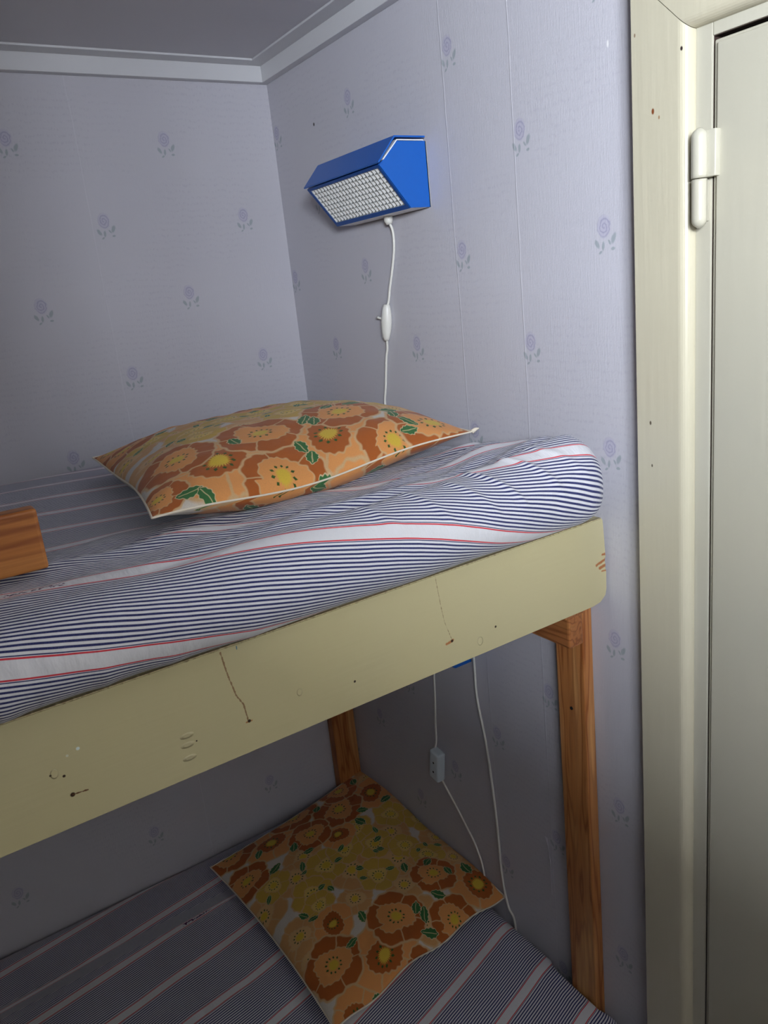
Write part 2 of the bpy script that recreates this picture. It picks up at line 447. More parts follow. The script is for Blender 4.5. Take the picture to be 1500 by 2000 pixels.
def fabric(name, flowers, leaves, seed, wear=0):
    m, t, b = mat(name, rough=.85, spec=.2)
    rnd = random.Random(seed)
    U, V, _, P = coords(t, 'uv')
    weave = noisen(t, comb(t, U*700, V*700, 0), 1, 1)
    w1 = (noisen(t, comb(t, U, V, 1), 28, 2)-.5)*.012; w2 = (noisen(t, comb(t, U, V, 7), 28, 2)-.5)*.012
    Xw, Yw = U+w1, V+w2
    c = mix(t, weave.above(.5, .5)*.1, (.62, .57, .49), (.50, .45, .38))
    order = {'p': 0, 'y': 1, 'o': 2, 'O': 3, 'B': 4}
    for kd, fx, fy, fr in sorted(flowers, key=lambda f: order[f[0]]):
        n = t.nodes.new('ShaderNodeGroup'); n.node_tree = FG
        t.links.new(c, n.inputs['Color']); t.links.new(Xw.k, n.inputs['X']); t.links.new(Yw.k, n.inputs['Y'])
        oc, ic, sp, lb = KIND[kd]
        n.inputs['R'].default_value = fr*1.14; n.inputs['Phase'].default_value = rnd.uniform(0, 6)
        n.inputs['Outer'].default_value = (*oc, 1); n.inputs['Inner'].default_value = (*ic, 1)
        n.inputs['Split'].default_value = sp; n.inputs['CX'].default_value = fx; n.inputs['CY'].default_value = fy; n.inputs['Lobes'].default_value = lb
        c = n.outputs[0]
    for (lx, ly) in leaves:
        n = t.nodes.new('ShaderNodeGroup'); n.node_tree = LG
        a = rnd.uniform(0, 6)
        t.links.new(c, n.inputs['Color']); t.links.new(Xw.k, n.inputs['X']); t.links.new(Yw.k, n.inputs['Y'])
        n.inputs['R'].default_value = rnd.uniform(.013, .018) if not (.17 < ly < .33) else rnd.uniform(.008, .012)
        n.inputs['C'].default_value = math.cos(a); n.inputs['S'].default_value = math.sin(a)
        n.inputs['CX'].default_value = lx; n.inputs['CY'].default_value = ly
        c = n.outputs[0]
    c = mix(t, weave.above(.55, .3)*.12, c, (.25, .15, .08))
    t.links.new(c, b.inputs['Base Color'])
    n2 = noisen(t, comb(t, U, V, 0), 22, 3)
    bump(t, b, n2*6+weave*.1, .0008, .6)
    b.inputs['Sheen Weight'].default_value = .1
    return m

# ------------------------------------------------------------------ the room
def room(o): return tag(o, kind='structure')
XL = -2.05
room(box('floor', XL-.1, .1, YB-.1, .1, -Z-.05, -Z, M['floor']))
room(box('ceiling', XL-.1, .1, -1.45, .1, .738, .80, M['ceiling']))
room(box('ceiling_far', XL-.1, .1, YB-.1, -1.45, .738, .80, M['bounce_cut']))
room(box('wall_back', XL-.1, .1, 0, .1, -Z, .738, M['wall_a']))
DY0, DY1, DZ = -.9385, -1.76, .515
wb = merge(box_data(0, .1, DY0, 0, -Z, .738), box_data(0, .1, DY1, DY0, DZ, .738), box_data(0, .1, -1.87, DY1, -Z, .738))
wall_right = room(obj('wall_right', *wb, M['wall_b']))
y0, y1, z0, z1 = WIN
xo = XW-DEEP
lw = merge(box_data(XL-.1, XL, -1.15, 0, -Z, .738), box_data(XL-.1, XW, -1.20, -1.15, -Z, .738), box_data(xo, XW, y1, -1.20, -Z, .738), box_data(xo, XW, YB, y0, -Z, .738),
           box_data(xo, XW, y0, y1, -Z, z0), box_data(xo, XW, y0, y1, z1, .738))
room(obj('wall_left_light_cut', *lw, M['plain_wall']))  # end wall plus unseen window wall, its deep reveal added to shade the lower room
room(box('wall_front', xo, .1, YB-.1, YB, -Z, .738, M['plain_wall']))
wf = merge(box_data(xo, xo+.04, y0, y0+.03, z0, z1), box_data(xo, xo+.04, y1-.03, y1, z0, z1), box_data(xo, xo+.04, y0+.03, y1-.03, z0, z0+.03),
           box_data(xo, xo+.04, y0+.03, y1-.03, z1-.03, z1), box_data(xo, xo+.04, (y0+y1)/2-.015, (y0+y1)/2+.015, z0+.03, z1-.03))
room(obj('window_1', *wf, M['moulding']))
room(box('wall_right_far', 0, .1, YB, -1.87, -Z, .738, M['bounce_cut']))
# ceiling mouldings: a square batten with a thin cover strip on the ceiling
room(obj('trim_1', *merge(box_data(XL, -.016, -.016, 0, .7075, .738, .0012), box_data(XL, -.047, -.047, -.016, .7345, .738, .0008)), M['moulding']))
room(obj('trim_2', *merge(box_data(-.016, 0, YB, 0, .7075, .738, .0012), box_data(-.047, -.016, YB, 0, .7345, .738, .0008)), M['moulding']))

# door casing: rounded inner arris, mitred at the head
def casing_profile(p0, sgn, r=.011, th=.024, w=.068):
    pts = [(p0, 0), (p0, -th+.001), (p0+sgn*.001, -th)]
    e = p0+sgn*w
    for k in range(8):
        a = math.pi/2*k/7
        pts.append((e-sgn*r+sgn*r*math.sin(a), -th+r-r*math.cos(a)))
    pts.append((e, 0))
    return pts
CY, CZ = -.8705, .592
inner_y, inner_z = CY-.068, CZ-.068
V_, F_ = extrude(casing_profile(CY, -1), -Z, CZ, 'z', 0, 1)
room(obj('trim_3', V_, F_, M['casing']))
V_, F_ = extrude(casing_profile(CZ, -1), CY-.0010, DY1-.07, 'y', 1, -1)
room(obj('trim_4', V_, F_, M['casing']))
V_, F_ = extrude(casing_profile(DY1-.07, 1), -Z, CZ, 'z', 0, -1)
room(obj('trim_5', V_, F_, M['casing']))
# jamb lining between casing and leaf
JY, JZ = -.9568, .5125
room(obj('trim_6', *merge(box_data(-.0105, .09, JY, DY0+.0005, -Z, JZ+.012, .0012), box_data(-.0105, .09, DY1+.018, JY, JZ, JZ+.012, .0012),
                          box_data(-.0105, .09, DY1-.0005, DY1+.018, -Z, JZ+.012, .0012)), M['jamb']))
LY0, LZ = JY-.0026, JZ-.0045
room(obj('gap_shade_strip', *merge(box_data(-.0085, .06, JY-.0005, JY+.0002, -Z, JZ), box_data(-.0085, .06, DY1+.018, JY, JZ-.0005, JZ+.0002)), M['gap_shade']))  # dark strips on the jamb paint the shade in the gap around the leaf
leaf_v, leaf_f = box_data(-.0115, .030, DY1+.020, LY0, -Z+.008, LZ, .0022, 3)
door = room(obj('door_1', leaf_v, leaf_f, M['door']))
V_, F_ = box_data(-.0150, -.0112, DY1+.024, LY0-.0052, -Z+.012, LZ-.003, .0018, 3)
obj('door_panel', V_, F_, M['door'], door)
# lift-off hinge: two knuckles on a pin, painted over
def knuckle(z0, z1, r, taper_end, name, leafside):
    c = (-.0195-.006, -.9535)
    n = 16; path = []; rad = []
    for k in range(n+1):
        f = k/n; zz = z0+(z1-z0)*f
        q = 1.0
        e = f if taper_end == 'bottom' else 1-f
        if e < .17: q = max(.25, math.sqrt(max(0, 1-(1-e/.17)**2)))
        path.append((c[0], c[1], zz)); rad.append(r*q)
    d = tube_data(path, rad, 18)
    if leafside == 'leaf': pl = box_data(-.0225, -.0140, -.9690, -.9520, z0, z1-.003, .0010)
    else: pl = box_data(-.0225, -.0100, -.9545, -.9440, z0+.006, z1, .0010)
    return obj(name, *merge(d, pl), M['jamb'], door, smooth=False)
k1 = knuckle(.386, .432, .0078, 'top', 'hinge_knuckle', 'leaf')
k2 = knuckle(.339, .3848, .0074, 'bottom', 'hinge_knuckle', 'jamb')
for k in (k1, k2): k.data.polygons.foreach_set('use_smooth', [True]*len(k.data.polygons))
# door handle side is out of frame; a lower hinge matches the upper one
for zz in (-1.42,):
    for k in (k1, k2):
        c = k.copy(); col.objects.link(c); c.parent = door; c.location = k.location+Vector((0, 0, zz))

# loose sliver of wallpaper on the end wall
pts = [(-.6535, -.583, .004), (-.658, -.600, .003), (-.664, -.628, .004), (-.660, -.645, .002), (-.6595, -.694, .001)]
V_ = []; F_ = []
for k, (yy, zz, wd) in enumerate(pts):
    lift = (.001, .004, .007, .002, .0012)[k]
    V_ += [(-.0008, yy+wd, zz), (-lift, yy-wd*.6, zz-.001)]
    if k: F_.append([2*k-2, 2*k-1, 2*k+1, 2*k])
V_ += [(a-.0004, b_, c_) for a, b_, c_ in V_]; n = len(pts)*2
F_ += [[i+n for i in f][::-1] for f in F_]
for k in range(len(pts)-1): F_ += [[2*k, 2*k+2, n+2*k+2, n+2*k], [2*k+1, n+2*k+1, n+2*k+3, 2*k+3]]
sl = obj('torn_strip', V_, F_, mat('torn_paper', (.72, .70, .76), .8)[0], wall_right)
sl['label'] = 'pale torn sliver of wallpaper'

# ------------------------------------------------------------------ bunk bed frame
bed = empty('bunk_bed', (-1.0, -.40, -Z), 'built-in pine bunk bed with a wide cream-painted front rail', 'bunk bed')
V_, F_ = box_data(-2.03, -.004, -.800, -.776, -.1200, 0, .0016, 2)
bm = bmesh.new(); bv = [bm.verts.new(v) for v in V_]
for f in F_: bm.faces.new([bv[i] for i in f])
for v in bm.verts:                          # knocked-off lower corner and slightly worn end
    if v.co.x > -.02 and v.co.z < -.10: v.co.x -= .0
bm.verts.index_update(); V_, F_ = bm_out(bm)
prof = [(-2.03, -.1185), (-.030, -.1185), (-.016, -.1165), (-.006, -.1090), (-.0035, -.100), (-.0030, -.075), (-.0046, -.070), (-.0040, -.066), (-.0052, -.060), (-.0036, -.054),
        (-.0050, -.030), (-.0070, -.004), (-.0100, 0), (-2.03, 0)]
def plate(prof, y0, y1, bev):
    bm = bmesh.new(); fr = [bm.verts.new((x, y0, z)) for x, z in prof]; f = bm.faces.new(fr)
    r = bmesh.ops.extrude_face_region(bm, geom=[f])
    for v in r['geom']:
        if isinstance(v, bmesh.types.BMVert): v.co.y = y1
    bmesh.ops.recalc_face_normals(bm, faces=bm.faces[:])
    ed = [e for e in bm.edges if abs(e.verts[0].co.y-e.verts[1].co.y) < 1e-6]
    bmesh.ops.bevel(bm, geom=ed, offset=bev, segments=2, affect='EDGES')
    bm.verts.index_update(); return bm_out(bm)
rail = obj('rail', *plate(prof, -.800, -.776, .0011), M['rail'], bed); rail['label'] = 'cream-painted front rail with cracks and nail holes'
box('post', -.0205, -.001, -.769, -.716, -Z, -.062, M['pine_z'], bed, .0022)
box('post', -.060, -.002, -.030, -.004, -Z, -.185, M['pine_z'], bed, .0022)
box('post', -2.03, -1.99, -.769, -.716, -Z, -.062, M['pine_z'], bed, .0022)
box('post', -2.03, -1.99, -.050, -.004, -Z, -.062, M['pine_z'], bed, .0022)
box('beam', -.0485, -.0215, -.7715, -.012, -.184, -.1385, M['pine_y'], bed, .003)
box('ledger', -.0560, -.0215, -.7735, -.012, -.1380, -.062, M['pine_y'], bed, .0015)
box('beam', -1.988, -1.96, -.7715, -.012, -.184, -.062, M['pine_y'], bed, .003)
for k in range(12):
    xs = -1.97+k*.168
    box('slat', xs, xs+.07, -.7745, -.012, -.0615, -.0435, M['slat'], bed, .001)
# screw in the post's side
V_, F_ = tube_data([(-.0200, -.7426, -.2972), (-.0215, -.7426, -.2972)], .0026, 12)
obj('screw', V_, F_, M['hole'], bed)['label'] = 'dark screw hole in the post'
# lower bed: platform under the mattress
box('lower_platform', -2.03, -.024, -.860, -.012, -1.00, -.955, M['slat'], bed, .002)
box('lower_rail', -2.03, -.024, -.885, -.861, -1.06, -.925, M['rail'], bed, .0015)

# ------------------------------------------------------------------ mattresses in striped fitted sheets
def mattress(name, profile, x_end, R, gfun, vfun, disp, mark, label, notch=None, nx=420, per=10, dens=1.0, crest_y=-.79):
    prof = catmull([(p[0], p[1], 0) for p in profile], per)
    prof = [(p.x, p.y) for p in prof]
    zb = min(p[1] for p in prof)
    # arc length from crest
    L = [0]
    for a, c in zip(prof, prof[1:]): L.append(L[-1]+math.hypot(c[0]-a[0], c[1]-a[1]))
    ic = min(range(len(prof)), key=lambda i: abs(prof[i][0]-crest_y)+(0 if prof[i][1] > (profile[len(profile)//2][1]*0+zb+.05) else 1))
    S_ = [l-L[ic] for l in L]
    yc = sum(p[0] for p in prof)/len(prof); ymid = (prof[0][0]+min(p[0] for p in prof))/2
    zc = (zb+max(p[1] for p in prof))/2
    hy = abs(prof[0][0]-ymid); hz = max(p[1] for p in prof)-zc
    xs = []
    for k in range(nx):
        f = k/(nx-1); xs.append((XL+.03+(x_end-R-XL-.03)*(f**.55), 0.0))
    for k in range(1, 15):
        th = math.pi/2*k/14; xs.append((x_end-R+R*math.sin(th), R*(1-math.cos(th))))
    V, F, UV = [], [], []
    m = len(prof)
    for (x, ins) in xs:
        sy = 1-ins/hy; sz = 1-ins/hz
        for i, (y, z) in enumerate(prof):
            yy = ymid+(y-ymid)*sy; zz = zc+(z-zc)*sz
            s = S_[i]
            px, py, pz = x, yy, zz
            if notch: px = notch(px, py)
            dn, dz = disp(x, s, y, z)
            # outward normal of the profile
            a = prof[max(i-1, 0)]; c = prof[min(i+1, m-1)]; ty, tz = c[0]-a[0], c[1]-a[1]; l = math.hypot(ty, tz) or 1
            py += dn*tz/l; pz += dz-dn*ty/l
            V.append((px, py, pz)); UV.append((x+ins*.5, vfun(x, s-(0), y)-gfun(x)))
    n = len(xs)
    for j in range(n-1):
        for i in range(m):
            i2 = (i+1) % m
            F.append([j*m+i, (j+1)*m+i, (j+1)*m+i2, j*m+i2])
    F.append([i for i in range(m)]); F.append([(n-1)*m+i for i in range(m)][::-1])
    o = obj(name, V, F, sheet_mat(name+'_stripes', mark), None, True, UV)
    tag(o, label, 'mattress')
    return o

def cr(x, pts):                              # smooth 1-D interpolation
    if x <= pts[0][0]: return pts[0][1]+(x-pts[0][0])*(pts[1][1]-pts[0][1])/(pts[1][0]-pts[0][0])
    for (a, fa), (b_, fb) in zip(pts, pts[1:]):
        if x <= b_: return fa+(fb-fa)*(x-a)/(b_-a)
    return pts[-1][1]
def g_upper(x):
    return sum(cr(x+d, [(-.72, 0), (-.45, .062), (-.29, .10), (-.142, .155), (0, .195)]) for d in (-.06, -.03, 0, .03, .06))/5
def disp_upper(x, s, y, z):
    dn = 0; dz = 0
    if z > -.02:
        top = smooth01((-s+.01)/.03)
        # slack sheet: shallow ripples running along the bed on top of the mattress
        ny = noise.noise(Vector((x*5.5+s*3, s*38, 1.3)))
        amp = (.0100*smooth01((x+.62)/.2)+.0050)*smooth01((s+.30)/.12)*(1-smooth01((s+.015)/.02)*.5)+.0016
        dz += .006*math.exp(-((s+.098)/.018)**2)*smooth01((-.42-x)/.1)
        dz -= .011*smooth01((-.40-x)/.25)*math.exp(-((s+.005)/.045)**2)
        n2_ = noise.noise(Vector((x*10+s*14, s*34-x*4, 7)))
        dz += top*(amp*(.45*ny+.55*n2_)+.0035*noise.noise(Vector((x*3, s*9, 5))))*smooth01((-y-.02)/.05)
        side = 1-top
        # pulled creases falling obliquely down the side near the head end
        for (cx, sl, w, a) in ((-.300, .55, .006, .0013), (-.245, .60, .006, .0016), (-.205, .62, .0045, .0022), (-.150, .62, .0045, .0018), (-.110, .7, .006, .0012), (-.36, .5, .008, .0012)):
            dd = (x-(cx+sl*s))/w
            dn += 1.5*a*math.exp(-dd*dd)*smooth01((s+.03)/.03)*smooth01((.085-s)/.04)
        dn += side*.0018*noise.noise(Vector((x*9, s*12, 2)))
        # head end stands a little higher at the front
        dz += .019*smooth01((x+.22)/.18)*smooth01((-y-.45)/.3)*smooth01((z-.02)/.05)
        dz += .004*smooth01((-.55-x)/.1)*smooth01((-y-.6)/.1)*smooth01((z-.05)/.03)
        for (cx, w, a) in ((-.66, .010, .0012), (-.74, .012, .0018), (-.60, .014, .0012), (-.52, .012, .0008)):   # puckers at the bottom edge
            dn += a*math.exp(-((x-cx-.1*s)/w)**2)*smooth01((s-.06)/.05)
    return dn, dz
up_prof = [(-.06, -.040), (-.030, -.030), (-.014, .0), (-.013, .04), (-.035, .064), (-.10, .068), (-.20, .070), (-.35, .070), (-.50, .071), (-.60, .075), (-.68, .083), (-.74, .091), (-.775, .097),
           (-.800, .094), (-.820, .080), (-.832, .058), (-.833, .036), (-.824, .018), (-.808, .006), (-.790, .0022), (-.770, .0008), (-.767, -.012), (-.766, -.040)]
um = mattress('mattress', up_prof, -.012, .05, g_upper, lambda x, s, y: s+.045, disp_upper, (-.705, -.655, 0.0),
              'upper bunk mattress in a navy, white and red striped fitted sheet')

def g_lower(x): return sum(-cr(x+d, [(-.8, 0), (-.4, .066), (-.2, .12), (0, .18)]) for d in (-.05, 0, .05))/3
def v_lower(x, s, y):
    # stripe coordinate grows towards the front; a tuck swallows half a repeat near the wall
    yy = -.79-s if s < 0 else -.79-s
    q = -yy
    tuck = .050*(1-smooth01((q-.135)/.04))
    return (q-.384)*1.03-tuck+.0662
def disp_lower(x, s, y, z):
    dz = 0; dn = 0
    if z > -.9:
        dz = .0030*noise.noise(Vector((x*5, s*10, 3)))*smooth01((-y-.03)/.1)
        dz += .0045*smooth01((-.30-x)/.1)*noise.noise(Vector((x*9+s*6, s*16-x*6, 4)))*smooth01((-y-.2)/.15)
    return dn, dz
lo_prof = [(-.06, -.954), (-.025, -.945), (-.008, -.91), (-.008, -.84), (-.020, -.818), (-.07, -.813), (-.20, -.813), (-.40, -.815), (-.60, -.815), (-.74, -.816), (-.79, -.820), (-.835, -.832),
           (-.862, -.858), (-.866, -.89), (-.850, -.925), (-.842, -.954)]
def notch(x, y):
    lim = -.0245 if y < -.69 else -.006-.0185*smooth01((-y-.64)/.05)
    if y < -.775: lim = -.0245+.013*smooth01((-y-.775)/.02)
    return min(x, lim)
lm = mattress('mattress', lo_prof, -.006, .03, g_lower, v_lower, disp_lower, (-.50, -.44, -.105),
              'lower bunk mattress in a striped sheet, in deep shade under the upper bed', notch=notch)

# ------------------------------------------------------------------ pillows
low_flowers = [('B', .055, .094, .050), ('O', .139, .036, .056), ('B', .201, .082, .051), ('B', .193, -.023, .031), ('B', .29, .014, .040), ('O', .382, .047, .052), ('B', .324, .113, .041), ('o', .099, .162, .037),
               ('B', .199, .509, .052), ('B', .283, .421, .053), ('B', .19, .402, .044), ('O', .118, .460, .053), ('o', .234, .346, .036), ('o', .373, .41, .050), ('B', .324, .493, .045), ('B', .042, .516, .049),
               ('y', .368, .319, .036), ('y', .282, .265, .037), ('y', .165, .292, .041), ('y', .331, .217, .031), ('y', .354, .167, .033), ('p', .407, .201, .032), ('y', .235, .192, .039), ('p', .162, .171, .033),
               ('p', .262, .132, .037), ('y', .103, .251, .039), ('p', .141, .352, .038), ('y', .056, .341, .034), ('p', .034, .191, .037), ('B', .028, .405, .042), ('O', .045, -.01, .042),
               ('y', .309, -.02, .022), ('B', .451, .09, .031), ('p', .394, .129, .030), ('y', .274, .333, .036), ('y', .419, .269, .034), ('p', .43, .36, .034),
               ('p', .10, .31, .042), ('p', .20, .24, .046), ('p', .03, .13, .040), ('p', .30, .20, .045), ('p', .33, .27, .042), ('y', .22, .30, .036), ('p', .24, .05, .04), ('p', .01, .30, .04), ('y', .10, .22, .030), ('p', .40, .46, .045)]
low_leaves = [(.148, .128), (.251, .055), (.237, .023), (.104, .102), (.246, .075), (.091, -.004), (.299, .068), (.289, .166), (.355, .104), (.392, .177), (.321, .368), (.295, .342), (.248, .474), (.143, .398), (.16, .358),
              (.37, .49), (.388, .364), (.27, .248), (.205, .205), (.216, .23), (.282, .245), (.372, .196), (.346, .188), (.127, .251), (.14, .232), (.124, .329), (.121, .313), (.034, .32), (.082, .379),
              (.064, .224), (.075, .203), (.307, .298), (.294, .272), (.392, .09), (.336, .145), (.266, .188), (.214, .307), (.192, .283), (.08, .448), (.244, -.012)]
up_flowers = [('B', .012, .035, .030), ('O', .092, .062, .058), ('B', .160, .012, .046), ('B', .165, .118, .052), ('O', .245, .060, .060), ('B', .322, .012, .044), ('B', .292, .125, .052), ('B', .397, .035, .055), ('B', .05, .118, .045),
              ('O', .10, -.045, .04), ('O', .24, -.05, .05), ('B', .345, -.06, .03), ('O', .02, -.05, .03)] + \
             [(k, x, y-.01 if y > .38 else y, r) for (k, x, y, r) in low_flowers if y > .165 and x < .42]+[('p', .38, .115, .035), ('B', .02, .46, .05), ('y', .1, .19, .03), ('B', .39, .48, .05)]
up_leaves = [(.045, .020), (.062, .008), (.128, .110), (.200, .052), (.205, .028), (.212, -.005), (.355, .072), (.360, .095), (.362, .042), (.352, .022), (.235, .125), (.245, .112), (.330, .155), (.13, -.02), (.30, -.02)] + \
            [l for l in low_leaves if l[1] > .16]

def pillow(name, corners, W, D, H, Hb, ground, wob, fab, label, mid_in=.012, seed=1, na=96, nb=110, lim=None, front_lump=0, zbias=None):
    BL, FL, FR, BR_ = [Vector(c) for c in corners]
    root = empty(name, ((BL.x+FR.x)/2, (BL.y+FR.y)/2, min(FL.z, FR.z)-.02), label, 'pillow')
    def base(a, b):
        p = (1-a)*(1-b)*FL+a*(1-b)*FR+a*b*BR_+(1-a)*b*BL
        ax = (FR-FL).normalized(); ay = (BL-FL).normalized()
        p = p+ax*mid_in*(4*b*(1-b))*(1-2*a)*1.0+ay*mid_in*(4*a*(1-a))*(1-2*b)*1.0
        p.z += wob(a, b)
        return p
    def fin(p, top):
        if lim: p = lim(p)
        g = ground(p.x, p.y)
        if p.z < g: p.z = g+(.0015 if not top else .003)
        return p
    def f(t): return (1-abs(2*t-1)**2.6)**.62
    V, F, UV = [], [], []
    idx = {}
    for side in (0, 1):
        for j in range(nb+1):
            for i in range(na+1):
                a0, b0 = i/na, j/nb
                a = .5-.5*math.cos(math.pi*a0)*.6-.5*(1-2*a0)*.4; b = .5-.5*math.cos(math.pi*b0)*.6-.5*(1-2*b0)*.4
                edge = i in (0, na) or j in (0, nb)
                if side == 1 and edge: idx[(1, i, j)] = idx[(0, i, j)]; continue
                p = base(a, b)
                h = f(a)*f(b)
                wr = .0035*noise.noise(Vector((a*7+seed, b*7, side)))+.0018*noise.noise(Vector((a*19, b*17+seed, side+3)))
                # gathers radiating from the seams
                e = min(a, 1-a)*W; e2 = min(b, 1-b)*D
                wr += .0022*math.exp(-e2/.03)*noise.noise(Vector((a*26, seed, side+9)))*min(1, h*4)+.0022*math.exp(-e/.03)*noise.noise(Vector((b*28, seed+4, side+9)))*min(1, h*4)
                if side == 0:
                    p.z += H*h+wr*min(1, h*2)
                    # slight outward belly so the edge looks stuffed
                else: p.z -= Hb*h
                p = fin(p, side == 0)
                idx[(side, i, j)] = len(V); V.append(p)
                UV.append((a*W, b*D) if side == 0 else (a*W*.96+.02, -b*D+0.0))
    for side in (0, 1):
        for j in range(nb):
            for i in range(na):
                q = [idx[(side, i, j)], idx[(side, i+1, j)], idx[(side, i+1, j+1)], idx[(side, i, j+1)]]
                F.append(q if side == 0 else q[::-1])
    # seam vertices belong to both sides; their uv is (.,0) so the print stays continuous across the front seam
    cv = obj('cover', V, F, fab, root, True, UV)
    ring = [idx[(0, i, 0)] for i in range(na)]+[idx[(0, na, j)] for j in range(nb)]+[idx[(0, na-i, nb)] for i in range(na)]+[idx[(0, 0, nb-j)] for j in range(nb)]
    cen = sum((V[i] for i in ring), Vector())/len(ring)
    path = []
    for k, i in enumerate(ring):
        d = (V[i]-cen); d.z = 0
        path.append(V[i]+d.normalized()*.0008+Vector((0, 0, .0006)))
    if lim: path = [lim(p) for p in path]
    obj('piping', *tube_data(path, .0013, 6, True), M['piping'], root, True)
    # loose thread tips at the two front corners
    for c, s in ((FR, 1),):
        p = fin(base(0 if s < 0 else 1, 0), True)
        tip = p+Vector((s*.010, -.004, .004))
        if lim: tip = lim(tip)
        obj('seam_tip', *tube_data([p, (p+tip)/2+Vector((0, 0, .001)), tip], [.0035, .0028, .0010], 7), M['piping'], root, True)
    return root

import mathutils
def ground_of(o):
    from mathutils.bvhtree import BVHTree
    me = o.data; loc = Vector(o.location)
    bv = BVHTree.FromPolygons([v.co+loc for v in me.vertices], [tuple(p.vertices) for p in me.polygons])
    def g(x, y):
        h = bv.ray_cast(Vector((x, y, 3 if o is um else Z-.5)), Vector((0, 0, -1)))
        return h[0].z-Z if h[0] is not None else -9
    return g
gu, gl = ground_of(um), ground_of(lm)
def wob_up(a, b): return .004*math.sin(a*9+1)*(1-b)-.009*math.sin(math.pi*a)*(1-b)**2+.004*math.sin(b*7)
def wob_lo(a, b): return .006*math.sin(a*17+1)*(1-b)**3+.004*math.sin(b*11)*a+.008*smooth01((a-.85)/.15)
def lim_up(p):
    p.x = min(p.x, -.0045); p.y = min(p.y, -.012); return p
pillow('pillow', [(-.492, -.20, .104), (-.548, -.685, .108), (-.078, -.632, .113), (-.004, -.125, .100)], .44, .50, .056, .055, gu, wob_up,
       fabric('floral_cotton_upper', up_flowers, up_leaves, 5), 'orange and brown poppy-print pillow on the upper bunk under the blue lamp', lim=lim_up)
pillow('pillow', [(-.405, -.085, -.788), (-.388, -.570, -.792), (.012, -.535, -.785), (.012, -.012, -.778)], .42, .52, .034, .02, gl, wob_lo,
       fabric('floral_cotton_lower', low_flowers, low_leaves, 8), 'orange and brown poppy-print pillow on the lower bunk in the shaded corner', seed=4, lim=lim_up)

# ------------------------------------------------------------------ board lying on edge on the upper mattress
bd = box('wooden_board', -1.75, -.6590, -.724, -.703, .0985, .1560, M['pine_x'], None, .0035, 3)
tag(bd, 'end of an orange-stained pine board standing on edge on the upper mattress', 'board')

